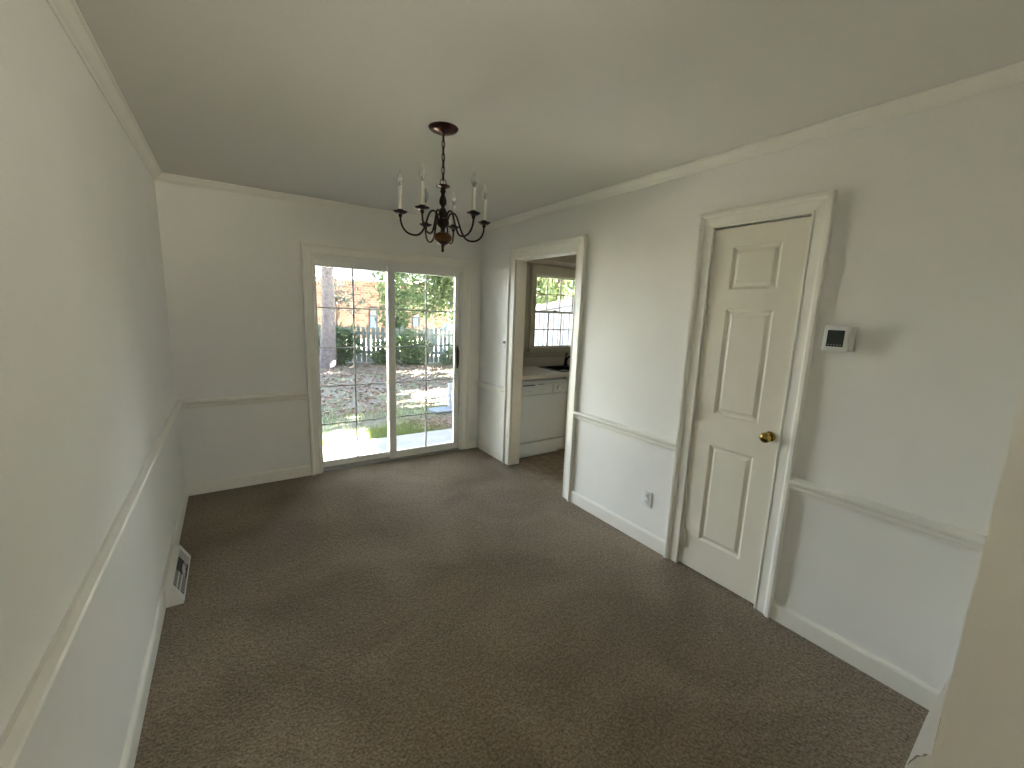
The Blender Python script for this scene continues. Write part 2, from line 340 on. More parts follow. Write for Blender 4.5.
# ------------------------------------------------------------------ baseboards, chair rails, crown
BB = [(0, 0), (.015, 0), (.015, .082), (.012, .092), (.006, .0985), (0, .0985)]         # (out, up)
RZ0, RZ1 = .700, .774
RAIL = [(0, RZ0), (.007, RZ0), (.010, RZ0+.012), (.016, RZ0+.020), (.017, RZ0+.034), (.026, RZ0+.044), (.032, RZ0+.052), (.032, RZ0+.062), (.027, RZ0+.067), (.010, RZ1), (0, RZ1)]
CROWN = [(0, -.052), (.006, -.052), (.010, -.044), (.020, -.036), (.032, -.020), (.040, -.010), (.050, -.006), (.050, 0), (0, 0)]
Z = (0, 0, 1)
def run(name, prof, p0, p1, out, lab, cat, m=None, m0=0, m1=0, parent=None):
    bm = B(); sweep(bm, prof, p0, p1, out, Z, m0, m1); return struct(name, bm, m or M['trim'], lab, cat, parent)
SO0, SO1 = 0.903, 2.492      # patio casing outer
KO0, KO1 = -1.590, -0.588    # kitchen casing outer
CO0, CO1 = -3.156, -2.516    # closet casing outer
run('baseboard_left', BB, (0, -8.1, 0), (0, 0, 0), (1, 0, 0), 'white baseboard along the foot of the left wall', 'baseboard', m1=-1)
run('baseboard_back', BB, (0, 0, 0), (SO0, 0, 0), (0, -1, 0), 'white baseboard under the end wall left of the patio door', 'baseboard', m0=1)
run('baseboard_back', BB, (SO1, 0, 0), (W, 0, 0), (0, -1, 0), 'short baseboard between patio door and right corner', 'baseboard', m1=-1)
run('baseboard_right', BB, (W, 0, 0), (W, KO1, 0), (-1, 0, 0), 'baseboard between the far corner and the kitchen doorway', 'baseboard', m0=1)
run('baseboard_right', BB, (W, KO0, 0), (W, CO1, 0), (-1, 0, 0), 'baseboard between kitchen doorway and closet door', 'baseboard')
run('baseboard_right', BB, (W, CO0, 0), (W, YN, 0), (-1, 0, 0), 'baseboard between closet door and near right corner', 'baseboard')
run('trim_1', RAIL, (0, -8.1, 0), (0, 0, 0), (1, 0, 0), 'white chair rail running along the left wall', 'chair rail', m1=-1)
run('trim_2', RAIL, (0, 0, 0), (SO0, 0, 0), (0, -1, 0), 'chair rail on the end wall left of the patio door', 'chair rail', m0=1)
run('trim_3', RAIL, (SO1, 0, 0), (W, 0, 0), (0, -1, 0), 'tiny chair rail piece right of the patio door casing', 'chair rail', m1=-1)
run('trim_4', RAIL, (W, 0, 0), (W, KO1, 0), (-1, 0, 0), 'chair rail between far corner and kitchen doorway', 'chair rail', m0=1)
run('trim_5', RAIL, (W, KO0, 0), (W, CO1, 0), (-1, 0, 0), 'chair rail between kitchen doorway and closet door', 'chair rail')
run('trim_6', RAIL, (W, CO0, 0), (W, YN, 0), (-1, 0, 0), 'chair rail between closet door and near right corner', 'chair rail')
run('trim_7', CROWN, (0, -8.1, H), (0, 0, H), (1, 0, 0), 'crown moulding on top of the left wall', 'crown moulding', m1=-1)
run('trim_8', CROWN, (0, 0, H), (W, 0, H), (0, -1, 0), 'crown moulding on top of the end wall over the patio door', 'crown moulding', m0=1, m1=-1)
run('trim_9', CROWN, (W, 0, H), (W, YN, H), (-1, 0, 0), 'crown moulding on top of the right wall', 'crown moulding', m0=1)

# ------------------------------------------------------------------ casings (u outward, d depth)
def casing_profile(w):
    return [(0, 0), (0, .010), (.003, .013), (.009, .013), (.012, .009), (.020, .010), (.045, .013), (w-.030, .015), (w-.026, .021), (w-.018, .027), (w-.004, .029), (w, .026), (w, 0)]
def casing(name, plane, a0, a1, ztop, wd, lab, parent=None, m=None, z0=0.0, bottom=False):
    """plane 'x' -> on x=W facing -x, a is y; plane 'y' -> on y=0 facing -y, a is x"""
    P = casing_profile(wd); bm = B()
    if plane == 'x': pt = lambda a, z: (W, a, z); O = Vector((-1, 0, 0)); A = Vector((0, 1, 0))
    else: pt = lambda a, z: (a, 0, z); O = Vector((0, -1, 0)); A = Vector((1, 0, 0))
    sweep(bm, P, pt(a0, z0), pt(a0, ztop), -A, O, -1 if bottom else 0, 1); sweep(bm, P, pt(a1, z0), pt(a1, ztop), A, O, -1 if bottom else 0, 1)
    sweep(bm, P, pt(a0, ztop), pt(a1, ztop), Vector(Z), O, -1, 1)
    if bottom: sweep(bm, P, pt(a0, z0), pt(a1, z0), -Vector(Z), O, -1, 1)
    return struct(name, bm, m or M['trim'], lab, 'door casing', parent)
casing('trim_10', 'y', DX0+.004, DX1-.004, DZ-.006, DX0+.004-SO0, 'wide moulded casing framing the sliding patio door')
casing('trim_11', 'x', OY0+.004, OY1-.004, OZ-.002, OY0+.004-KO0, 'moulded casing around the open kitchen doorway')
casing('trim_12', 'x', CY0, CY1, CZ, CY0-CO0, 'moulded casing around the panelled closet door')
# jamb lining of the kitchen opening
bm = B(); box(bm, W+.001, XI+.012, OY0-.0, OY0+.012, 0, OZ-.012); box(bm, W+.001, XI+.012, OY1-.012, OY1, 0, OZ-.012); box(bm, W+.001, XI+.012, OY0, OY1, OZ-.012, OZ)
struct('trim_13', bm, M['trim'], 'flat cream lining inside the kitchen doorway', 'door jamb')

# ------------------------------------------------------------------ sliding patio door (door_1)
door1 = thing('door_1', (1.705, 0.06, 0.0), 'white sliding glass patio door with narrow grilles in the end wall', 'patio door', kind='structure')
bm = B()
box(bm, DX0, DX0+.022, .004, .12, 0, DZ); box(bm, DX1-.022, DX1, .004, .12, 0, DZ); box(bm, DX0+.022, DX1-.022, .004, .12, DZ-.028, DZ)
box(bm, DX0+.022, DX1-.022, .004, .010, DZ-.050, DZ-.028)
obj('door_frame', bm, M['vinyl'], door1)
bm = B(); box(bm, DX0+.022, DX1-.022, .004, .16, -.004, .012); box(bm, DX0+.022, DX1-.022, .075, .080, .012, .022)
obj('sill_track', bm, M['alu'], door1, label='grey metal sill track')
def panel(x0, x1, y, zb, zt, sl, sr, rt, rb, nm, lab):
    p = bpy.data.objects.new(nm, None); C.objects.link(p); p.parent = door1; p.location = Vector(((x0+x1)/2, y, zb))-Vector(door1.location); p['label'] = lab
    bm = B(); t = .018
    box(bm, x0, x0+sl, y-t, y+t, zb, zt, .003, 1); box(bm, x1-sr, x1, y-t, y+t, zb, zt, .003, 1)
    box(bm, x0+sl, x1-sr, y-t+.002, y+t-.002, zt-rt, zt); box(bm, x0+sl, x1-sr, y-t+.002, y+t-.002, zb, zb+rb)
    obj('panel_frame', bm, M['vinyl'], p)
    gx0, gx1, gz0, gz1 = x0+sl, x1-sr, zb+rb, zt-rt
    bm = B(); box(bm, gx0-.004, gx1+.004, y-.002, y+.002, gz0-.004, gz1+.004); obj('glass_pane', bm, M['glass'], p)
    bm = B(); xm = (gx0+gx1)/2; box(bm, xm-.008, xm+.008, y-.009, y-.003, gz0, gz1)
    for k in range(1, 5):
        z = gz0+(gz1-gz0)*k/5; box(bm, gx0, gx1, y-.0085, y-.0035, z-.006, z+.006)
    obj('grille', bm, M['grid'], p)
    return p
panel(DX0+.018, 1.700, .098, .014, 1.935, .022, .055, .070, .060, 'fixed_panel', 'left glass panel set behind')
sp = panel(1.640, 2.400, .050, .014, 1.936, .068, .052, .070, .072, 'sliding_panel', 'right glass panel with the handle')
bm = B(); tube(bm, [(2.379, .030, .93), (2.379, .012, .945), (2.379, .006, .97), (2.379, .004, 1.03), (2.379, .006, 1.09), (2.379, .012, 1.115), (2.379, .030, 1.13)], .0075)
box(bm, 2.370, 2.388, .027, .034, .91, 1.15)
obj('pull_handle', bm, mat('handle_dark_brown', (.05, .025, .022), .35), sp, smooth=True, label='dark brown pull handle')

# ------------------------------------------------------------------ closet door (door_2)
door2 = thing('door_2', (W, -2.835, 0.0), 'cream closet door with three stacked raised panels in the right wall', 'closet door', kind='structure')
DY0, DY1, DTOP, DBOT = -3.066, -2.602, 2.010, .012
bm = B(); XF = W+.004
def P_(y, z, d): return bm.verts.new((XF+d, y, z))
pans = [(.217, .812), (.995, 1.583), (1.686, 1.913)]; py0, py1 = -2.960, -2.714
def quad(y0, y1, z0, z1, d=0): bm.faces.new([P_(y0, z0, d), P_(y1, z0, d), P_(y1, z1, d), P_(y0, z1, d)])
quad(DY0, py0, DBOT, DTOP); quad(py1, DY1, DBOT, DTOP)
zc = DBOT
for a, b in pans+[(DTOP, None)]:
    quad(py0, py1, zc, a); zc = b
for a, b in pans:
    prev = None
    for ins, d in ((0, 0), (.004, .003), (.012, .011), (.020, .011), (.034, .004), (.036, .003)):
        ring = [P_(py0+ins, a+ins, d), P_(py1-ins, a+ins, d), P_(py1-ins, b-ins, d), P_(py0+ins, b-ins, d)]
        if prev:
            for i in range(4): bm.faces.new((prev[i], prev[(i+1) % 4], ring[(i+1) % 4], ring[i]))
        prev = ring
    bm.faces.new(prev)
bmesh.ops.remove_doubles(bm, verts=bm.verts[:], dist=1e-5)
# edges and back of the slab
r = [P_(DY0, DBOT, 0), P_(DY1, DBOT, 0), P_(DY1, DTOP, 0), P_(DY0, DTOP, 0)]; q = [P_(DY0, DBOT, .035), P_(DY1, DBOT, .035), P_(DY1, DTOP, .035), P_(DY0, DTOP, .035)]
for i in range(4): bm.faces.new((r[i], r[(i+1) % 4], q[(i+1) % 4], q[i]))
bm.faces.new(q)
obj('door_slab', bm, M['door'], door2)
bm = B(); box(bm, W+.040, W+.055, CY0, CY1, 0, CZ); 
obj('door_stop', bm, M['trim'], door2)
kz, ky = .944, -3.026
bm = B(); lathe(bm, [(.0, -.066), (.012, -.0655), (.021, -.062), (.0265, -.054), (.0265, -.046), (.020, -.036), (.012, -.030), (.010, -.012), (.024, -.008), (.027, -.003), (.027, .0)], axis='x', o=(XF, ky, kz), seg=28)
obj('door_knob', bm, M['brass'], door2, smooth=True, label='round brass knob')
for z0, z1 in ((.135, .245), (.946, 1.045), (1.753, 1.853)):
    bm = B(); tube(bm, [(W-.016, -2.599, z0), (W-.016, -2.599, z1)], .0075, seg=10); box(bm, W-.016, W+.004, -2.602, -2.597, z0, z1)
    box(bm, W-.0015, W+.0035, -2.627, -2.602, z0, z1)
    tube(bm, [(W-.016, -2.599, z0-.004), (W-.016, -2.599, z1+.004)], .004, seg=8)
    obj('hinge', bm, M['trim'], door2, smooth=True)

# ------------------------------------------------------------------ near wall corner bead (flared at its low end)
bm = B()
NV = Vector((-.6, 1, 0)).normalized()*.002
def nw(t, z, k): return (NX-.001+t+NV.x*k, YN+.0015+.6*t+NV.y*k, z)
prism(bm, [(0, .772), (.0206, .7047), (.0355, .6428), (.0513, .549), (.0662, .4603), (.058, .492), (.048, .512), (.040, .532), (.024, .548), (.018, .564), (.0056, .577), (-.003, .588)], 0, 1, nw)
obj('torn_corner_strip', bm, mat('strip_white', (.90, .89, .86), .6), None, label='white flared strip sticking out low on the near wall corner', cat='trim strip')

bm = B(); prism(bm, [(-3.8865, .590), (-3.8835, .582), (-3.875, .566), (-3.866, .556), (-3.858, .535), (-3.850, .508), (-3.828, .42), (-3.79, .25), (-3.76, .01), (-3.8865, .01)], 0, 1, lambda y, z, k: (NX+.0004+.003*k, y, z))
obj('corner_flare', bm, M['wall'], nearwall)
for q in ([(-3.887, .698), (-3.899, .676), (-3.909, .655), (-3.914, .645)], [(-3.910, .648), (-3.900, .640), (-3.890, .612)]):
    bm = B(); tube(bm, [(NX-.0004, a, b) for a, b in q], [.0011]*len(q), seg=6)
    obj('plaster_crease', bm, M['wall'], nearwall)
# ------------------------------------------------------------------ thermostat, outlet, switch
t = thing('thermostat', (W, -3.29, 1.46), 'white wall thermostat with a dark screen right of the closet door', 'thermostat')
TY0, TY1, TD = -3.300, -3.205, .046
bm = B(); box(bm, W-.028, W-.0005, TY0-.014, TY1-.006, 1.405, 1.514, .004, 2); obj('base_plate', bm, M['ivory'], t, smooth=True)
bm = B(); box(bm, W-TD, W-.026, TY0, TY1, 1.402, 1.518, .008, 3); obj('housing', bm, M['white_pl'], t, smooth=True)
bm = B(); box(bm, W-TD-.0012, W-TD+.002, TY0+.016, TY1-.016, 1.425, 1.497); sc_ = obj('screen', bm, M['lcd'], t, label='dark green-black screen')
bm = B()
for k in range(5): box(bm, W-TD-.0018, W-TD-.001, TY0+.022+k*.011, TY0+.029+k*.011, 1.431, 1.435)
obj('screen_marks', bm, M['lcdtxt'], sc_)
t = thing('wall_outlet', (W, -2.33, .32), 'white duplex outlet low on the wall beside the closet door', 'outlet')
bm = B(); box(bm, W-.006, W, -2.367, -2.295, .265, .380, .003, 2); obj('cover_plate', bm, M['white_pl'], t, smooth=True)
for zc in (.300, .345):
    bm = B(); box(bm, W-.009, W-.005, -2.347, -2.315, zc-.014, zc+.014, .003, 2); s = obj('socket', bm, M['white_pl'], t)
    bm = B(); box(bm, W-.0096, W-.0088, -2.339, -2.336, zc-.003, zc+.007); box(bm, W-.0096, W-.0088, -2.326, -2.323, zc-.003, zc+.007); box(bm, W-.0096, W-.0088, -2.3335, -2.3285, zc-.010, zc-.006)
    obj('socket_slots', bm, M['slot'], s)
t = thing('light_switch', (W, -.52, 1.235), 'white dimmer switch beside the kitchen doorway', 'switch')
bm = B(); box(bm, W-.006, W, -.560, -.488, 1.178, 1.292, .003, 2); obj('cover_plate', bm, M['white_pl'], t, smooth=True)
bm = B(); lathe(bm, [(0, -.028), (.010, -.028), (.0125, -.025), (.014, -.006), (.014, 0)], axis='x', o=(W-.004, -.524, 1.232)); obj('dimmer_knob', bm, mat('knob_grey', (.30, .30, .29), .4), t, smooth=True)

# ------------------------------------------------------------------ baseboard register
t = thing('floor_register', (.04, -1.27, 0), 'white metal heating register against the left wall baseboard', 'air vent')
V0, V1 = -1.500, -1.040
sec = [(.016, 0), (.086, 0), (.086, .012), (.040, .100), (.016, .104)]
bm = B(); prism(bm, sec, V0, V1, lambda a, b, k: (a, k, b)); obj('register_housing', bm, M['vent'], t)
# grille plane on the sloped face
s0 = Vector((.086, 0, .012)); s1 = Vector((.040, 0, .100)); sl = (s1-s0); nrm = Vector((sl.z, 0, -sl.x)).normalized()
def sf(y, v, d): p = s0+sl*v+nrm*d; return (p.x, y, p.z)
bm = B(); prism(bm, [(V0+.035, .07), (V1-.035, .07), (V1-.035, .93), (V0+.035, .93)], .0002, .0012, sf); obj('register_opening', bm, M['duct'], t, label='dark slotted opening')
bm = B(); prism(bm, [(V0, 0), (V1, 0), (V1, .07), (V0, .07)], .0005, .004, sf); prism(bm, [(V0, .93), (V1, .93), (V1, 1), (V0, 1)], .0005, .004, sf)
prism(bm, [(V0, .07), (V0+.035, .07), (V0+.035, .93), (V0, .93)], .0005, .004, sf); prism(bm, [(V1-.035, .07), (V1, .07), (V1, .93), (V1-.035, .93)], .0005, .004, sf)
yc = (V0+V1)/2+.05
for k in range(3):                       # curved fan louvres at the centre
    pts = []
    for j in range(9):
        a = PI*j/8; rr = .030+.026*k; pts.append(sf(yc+rr*math.cos(a)*.9, .16+.30*(rr/.04)*math.sin(a)*.42+.05, .0025))
    tube(bm, pts, .0022, seg=5)
for k in range(7):
    y = V0+.043+k*.024; prism(bm, [(y, .07), (y+.0032, .07), (y+.0032, .93), (y, .93)], .0010, .0030, sf)
for v in (.37, .62): prism(bm, [(V0+.035, v), (V0+.20, v), (V0+.20, v+.05), (V0+.035, v+.05)], .0010, .0034, sf)
for k in range(5):
    y = V1-.05-k*.016; prism(bm, [(y, .07), (y+.004, .07), (y+.004, .93), (y, .93)], .0010, .0030, sf)
obj('register_louvres', bm, M['vent'], t)

# ------------------------------------------------------------------ chandelier
CX, CY = 1.296, -1.956
ch = thing('chandelier', (CX, CY, H), 'dark bronze six-arm candle chandelier hanging from the ceiling by a chain', 'chandelier')
bm = B(); lathe(bm, [(.072, H), (.072, H-.003), (.066, H-.010), (.045, H-.019), (.020, H-.025), (.008, H-.027), (.007, H-.034), (0.0, H-.034)], CX, CY, 32)
obj('ceiling_canopy', bm, M['copper'], ch, smooth=True, label='brown bronze ceiling canopy')
ztop, zbot = H-.028, 2.158; n = 7; pitch = (ztop-zbot)/n
for i in range(n):
    zc = ztop-pitch*(i+.5); hl = pitch*.5+.0035; bm = B(); pts = []
    for j in range(16):
        a = 2*PI*j/16; u = .0075*math.cos(a); v = hl*math.sin(a)
        v = math.copysign(abs(math.sin(a))**.7, math.sin(a))*hl
        pts.append((CX+u, CY, zc+v) if i % 2 else (CX, CY+u, zc+v))
    tube(bm, pts, .0022, seg=6, closed=True); obj('chain_link', bm, M['bronze'], ch, smooth=True)
bm = B(); tube(bm, [(CX, CY, H-.03), (CX+.002, CY+.001, 2.28), (CX, CY, 2.13)], .0016, seg=5); obj('supply_wire', bm, M['bronze'], ch)
bm = B(); tube(bm, [(CX+.016*math.cos(2*PI*j/20), CY, 2.145+.017*math.sin(2*PI*j/20)) for j in range(20)], .0022, seg=6, closed=True); obj('top_ring', bm, M['bronze'], ch, smooth=True)
bm = B()
lathe(bm, [(0, 2.134), (.010, 2.133), (.034, 2.131), (.036, 2.127), (.028, 2.124), (.014, 2.118), (.012, 2.110), (.016, 2.104), (.010, 2.096), (.010, 2.086), (.015, 2.074), (.019, 2.058), (.017, 2.044), (.009, 2.034),
           (.008, 2.028), (.014, 2.022), (.020, 2.008), (.020, 1.996), (.013, 1.984), (.012, 1.978), (.026, 1.972), (.031, 1.962), (.031, 1.948), (.024, 1.938), (.012, 1.930), (.010, 1.918), (.014, 1.912), (.014, 1.905), (0, 1.905)], CX, CY, 28)
obj('column', bm, M['bronze'], ch, smooth=True)
bm = B(); lathe(bm, [(0, 1.910), (.020, 1.909), (.036, 1.902), (.044, 1.893), (.046, 1.884), (.044, 1.872), (.034, 1.862), (.0, 1.860)], CX, CY, 30); obj('bowl', bm, M['amber'], ch, smooth=True, label='amber aged-brass bowl')
bm = B(); lathe(bm, [(0, 1.864), (.036, 1.863), (.024, 1.853), (.010, 1.846), (.007, 1.838), (.006, 1.826), (.008, 1.820), (.005, 1.814), (0, 1.812)], CX, CY, 24); obj('finial', bm, M['bronze'], ch, smooth=True)
def bez(p, n=28):
    out = []
    segs = [(p[i], p[i+1], p[i+2], p[i+3]) for i in range(0, len(p)-3, 3)]
    for s in segs:
        for j in range(n//len(segs)):
            t_ = j/(n//len(segs)); u = 1-t_
            out.append(tuple(u**3*a+3*u*u*t_*b+3*u*t_*t_*c+t_**3*d for a, b, c, d in zip(*s)))
    out.append(p[-1]); return out
RC, ZC = .215, 1.970
# radial profile of an arm: rises out of the hub, dives, sweeps up to the cup
armp = bez([(.022, 1.950), (.026, 1.995), (.040, 2.010), (.056, 2.006), (.085, 1.998), (.085, 1.890), (.135, 1.880), (.185, 1.872), (RC, 1.905), (RC, 1.955)])
for deg in (50, 91, 177, 220, 287, 346):
    a = math.radians(deg); ca, sa = math.cos(a), math.sin(a); ax, ay = CX+RC*ca, CY+RC*sa
    bm = B(); tube(bm, [(CX+r*ca, CY+r*sa, z) for r, z in armp], .0048, seg=8); arm = obj('arm', bm, M['bronze'], ch, smooth=True)
    bm = B(); lathe(bm, [(0, 1.950), (.006, 1.952), (.010, 1.960), (.008, 1.966), (.020, 1.968), (.033, 1.976), (.034, 1.979), (.020, 1.975), (.014, 1.976), (.014, 1.988), (0, 1.988)], ax, ay, 24); obj('drip_cup', bm, M['bronze'], arm, smooth=True)
    bm = B(); lathe(bm, [(.0105, 1.984), (.0105, 2.086), (.009, 2.090), (0, 2.090)], ax, ay, 16); obj('candle_sleeve', bm, M['candle'], arm, smooth=True, label='off-white candle sleeve')
    bm = B(); lathe(bm, [(.006, 2.090), (.008, 2.096), (.0145, 2.112), (.0155, 2.122), (.0135, 2.136), (.008, 2.150), (.003, 2.162), (0, 2.166)], ax, ay, 16); obj('bulb', bm, M['bulb'], arm, smooth=True, label='clear flame-tip bulb')
    bm = B(); tube(bm, [(ax, ay, 2.088), (ax, ay, 2.112)], .0018, seg=5); tube(bm, [(ax-.003, ay, 2.112), (ax-.004, ay, 2.125), (ax+.004, ay, 2.125), (ax+.003, ay, 2.112)], .0006, seg=4); obj('filament', bm, M['bronze'], arm)

# ------------------------------------------------------------------ kitchen window (window_1)
win = thing('window_1', (3.81, 0.05, KZ0), 'white double-hung kitchen window with grilles above the sink', 'window', kind='structure')
bm = B()
box(bm, KX0-.062, KX0+.004, -.018, 0, KZ0-.03, KZ1+.09); box(bm, KX1-.004, KX1+.062, -.018, 0, KZ0-.03, KZ1+.09); box(bm, KX0+.004, KX1-.004, -.018, 0, KZ1-.004, KZ1+.09)
box(bm, KX0-.08, KX1+.08, -.045, .01, KZ0-.03, KZ0-.005)
obj('window_casing', bm, M['ktrim'], win)
bm = B(); box(bm, KX0, KX0+.020, .01, .11, KZ0, KZ1); box(bm, KX1-.020, KX1, .01, .11, KZ0, KZ1); box(bm, KX0+.02, KX1-.02, .01, .11, KZ1-.015, KZ1); box(bm, KX0+.02, KX1-.02, .01, .12, KZ0-.005, KZ0+.012)
obj('window_frame', bm, M['ktrim'], win)
def sash(y, z0, z1, nm):
    x0, x1 = KX0+.020, KX1-.020; fr = .018; t_ = .012
    bm = B(); box(bm, x0, x0+fr, y-t_, y+t_, z0, z1); box(bm, x1-fr, x1, y-t_, y+t_, z0, z1); box(bm, x0+fr, x1-fr, y-t_, y+t_, z1-.022, z1); box(bm, x0+fr, x1-fr, y-t_, y+t_, z0, z0+.025)
    s = obj(nm, bm, M['trim'], win)
    bm = B(); box(bm, x0+fr-.003, x1-fr+.003, y-.0015, y+.0015, z0+.022, z1-.019); obj('glass_pane', bm, M['glass'], s)
    bm = B()
    for k in (1, 2, 3): xx = x0+fr+(x1-x0-2*fr)*k/4; box(bm, xx-.009, xx+.009, y-.009, y-.002, z0+.025, z1-.022)
    zz = (z0+z1)/2; box(bm, x0+fr, x1-fr, y-.0085, y-.0025, zz-.007, zz+.007); obj('muntins', bm, M['trim'], s)
sash(.085, 1.535, KZ1-.015, 'upper_sash'); sash(.045, KZ0+.012, 1.555, 'lower_sash')
bm = B(); box(bm, 3.66, 3.72, .012, .034, 1.553, 1.563, .003, 1); lathe(bm, [(.012, 1.563), (.010, 1.572), (0, 1.575)], 3.69, .025, 12); obj('sash_lock', bm, M['bronze'], win, smooth=True)

# ------------------------------------------------------------------ kitchen: dishwasher, cabinet, counter, sink, faucet
KFL = -.004
dw = thing('dishwasher', (3.09, -.3, KFL), 'white built-in dishwasher under the kitchen counter', 'dishwasher')
x0, x1 = 2.785, 3.385
bm = B(); box(bm, x0, x1, -.575, -.02, .10, .835); obj('tub_body', bm, M['appl2'], dw)
bm = B(); box(bm, x0+.01, x1-.01, -.535, -.50, KFL, .098); obj('kick_plate', bm, M['appl'], dw)
bm = B(); box(bm, x0+.002, x1-.002, -.612, -.576, .062, .176, .004, 2); obj('access_panel', bm, M['appl'], dw)
bm = B(); box(bm, x0+.002, x1-.002, -.615, -.576, .190, .690, .006, 2); obj('door_panel', bm, M['appl'], dw, smooth=True)
bm = B(); box(bm, x0+.002, x1-.002, -.622, -.576, .694, .806, .006, 2); box(bm, x0+.002, x1-.002, -.600, -.576, .806, .828); cp = obj('control_panel', bm, M['appl2'], dw, smooth=True)
bm = B(); box(bm, x0+.01, x0+.16, -.6235, -.619, .790, .801); box(bm, x0+.20, x0+.29, -.6230, -.619, .796, .801); obj('latch_slot', bm, M['slot'], cp)
for k in range(3):
    bm = B(); box(bm, x0+.045+k*.030, x0+.062+k*.030, -.6232, -.6215, .730, .737); obj('panel_button', bm, M['ivory'], cp)
bm = B(); box(bm, x0+.235, x0+.270, -.6232, -.6215, .742, .747); obj('nameplate', bm, M['ivory'], cp)
bm = B(); box(bm, x0+.40, x0+.404, -.6235, -.6215, .705, .790)
obj('panel_seam', bm, M['slot'], cp)
bm = B(); tube(bm, [(x0+.48, -.622, .748), (x0+.48, -.640, .748)], .024, seg=24); obj('timer_knob', bm, M['appl'], cp, smooth=True)
cab = thing('sink_cabinet', (3.9, -.3, KFL), 'cream sink base cabinet to the right of the dishwasher', 'cabinet')
bm = B(); box(bm, 3.392, 4.60, -.585, -.02, .10, .858); box(bm, 3.392, 4.60, -.52, -.02, KFL, .10); obj('cabinet_body', bm, M['cab'], cab)
for a in (3.43, 3.92):
    bm = B(); box(bm, a, a+.46, -.606, -.586, .13, .66, .004, 1); box(bm, a+.06, a+.40, -.609, -.605, .19, .60, .003, 1); d = obj('cabinet_door', bm, M['cab'], cab)
    bm = B(); box(bm, a+.40 if a < 3.6 else a+.05, a+.412 if a < 3.6 else a+.062, -.622, -.606, .56, .64, .003, 1); obj('door_handle', bm, M['bronze'], d)
    bm = B(); box(bm, a, a+.46, -.606, -.586, .69, .83, .004, 1); obj('false_drawer_front', bm, M['cab'], cab)
SX0, SX1, SY0, SY1 = 3.37, 4.15, -.55, -.13
bm = B(); CZ0, CZ1 = .860, .902
box(bm, XI+.002, SX0, -.645, -.002, CZ0, CZ1); box(bm, SX1, 4.62, -.645, -.002, CZ0, CZ1); box(bm, SX0, SX1, -.645, SY0, CZ0, CZ1); box(bm, SX0, SX1, SY1, -.002, CZ0, CZ1)
box(bm, XI+.002, 4.62, -.020, -.002, CZ1, CZ1+.10, .003, 1)
obj('countertop', bm, M['counter'], label='pale laminate kitchen countertop with a low backsplash', cat='countertop')
bm = B(); zt, zb = CZ1+.006, CZ1-.17
def frame4(bm, x0, x1, y0, y1, t_, z0, z1): box(bm, x0, x0+t_, y0, y1, z0, z1); box(bm, x1-t_, x1, y0, y1, z0, z1); box(bm, x0+t_, x1-t_, y0, y0+t_, z0, z1); box(bm, x0+t_, x1-t_, y1-t_, y1, z0, z1)
frame4(bm, SX0-.015, SX1+.015, SY0-.015, SY1+.015, .045, CZ1+.0005, zt)
frame4(bm, SX0+.022, SX1-.022, SY0+.022, SY1-.022, .008, zb, CZ1+.001); box(bm, SX0+.022, SX1-.022, SY0+.022, SY1-.022, zb-.006, zb); box(bm, 3.755, 3.775, SY0+.03, SY1-.03, zb, CZ1-.01)
obj('kitchen_sink', bm, M['sink'], label='black double-bowl sink set in the counter under the window', cat='sink')
fc = thing('faucet', (3.79, -.10, zt), 'dark kitchen faucet behind the black sink', 'faucet')
bm = B(); lathe(bm, [(0, zt), (.028, zt), (.028, zt+.010), (.020, zt+.018), (.018, zt+.075), (.012, zt+.085), (0, zt+.086)], 3.79, -.115, 20); obj('faucet_body', bm, M['sink'], fc, smooth=True)
bm = B(); tube(bm, [(3.79, -.118, zt+.05), (3.79, -.16, zt+.10), (3.79, -.22, zt+.125), (3.79, -.28, zt+.115), (3.79, -.30, zt+.085)], .011, seg=10); obj('spout', bm, M['sink'], fc, smooth=True)
bm = B(); tube(bm, [(3.79, -.115, zt+.080), (3.797, -.112, zt+.115), (3.806, -.109, zt+.150)], [.012, .009, .010], seg=10); obj('lever_handle', bm, M['sink'], fc, smooth=True)

# ================================================================== OUTSIDE
GZ = -.20
bm = B(); box(bm, -30, 40, .12, 60, GZ-.3, GZ); box(bm, 6.1, 40, -30, .12, GZ-.3, GZ); box(bm, -30, -.12, -30, .12, GZ-.3, GZ); box(bm, -.12, 6.1, -30, -8.22, GZ-.3, GZ)
struct('ground', bm, M['ground'], 'bare shaded back yard of dirt, leaf litter and thin grass', 'ground')
bm = B(); box(bm, .2, 4.6, .12, 1.20, GZ, -.12, .008, 1)
struct('patio_slab', bm, M['concrete'], 'concrete patio slab just outside the sliding door', 'patio')

def quads(name, cen, size, m, parent=None, flat=False, aspect=1.6, **kw):
    cen = np.asarray(cen); n = len(cen)
    a = RNG.normal(size=(n, 3)); 
    if flat: a[:, 2] *= .25
    a /= np.linalg.norm(a, axis=1)[:, None]
    b = RNG.normal(size=(n, 3)); 
    if flat: b[:, 2] *= .25
    b -= a*(a*b).sum(1)[:, None]; b /= np.linalg.norm(b, axis=1)[:, None]
    s = np.asarray(size)*RNG.uniform(.6, 1.3, n); s = s[:, None]
    nn = np.cross(a, b)*s*.25
    v = np.stack([cen-a*s*aspect, cen-b*s*.6+nn, cen+a*s*aspect, cen+b*s*.6+nn], 1).reshape(-1, 3)
    f = np.arange(4*n).reshape(-1, 4)
    me = bpy.data.meshes.new(name); me.from_pydata(v.tolist(), [], f.tolist()); me.materials.append(m); me.update()
    o = bpy.data.objects.new(name, me); C.objects.link(o)
    if parent: o.parent = parent; o.matrix_parent_inverse = Matrix.Translation(-root_loc(parent))
    return props(o, **kw)
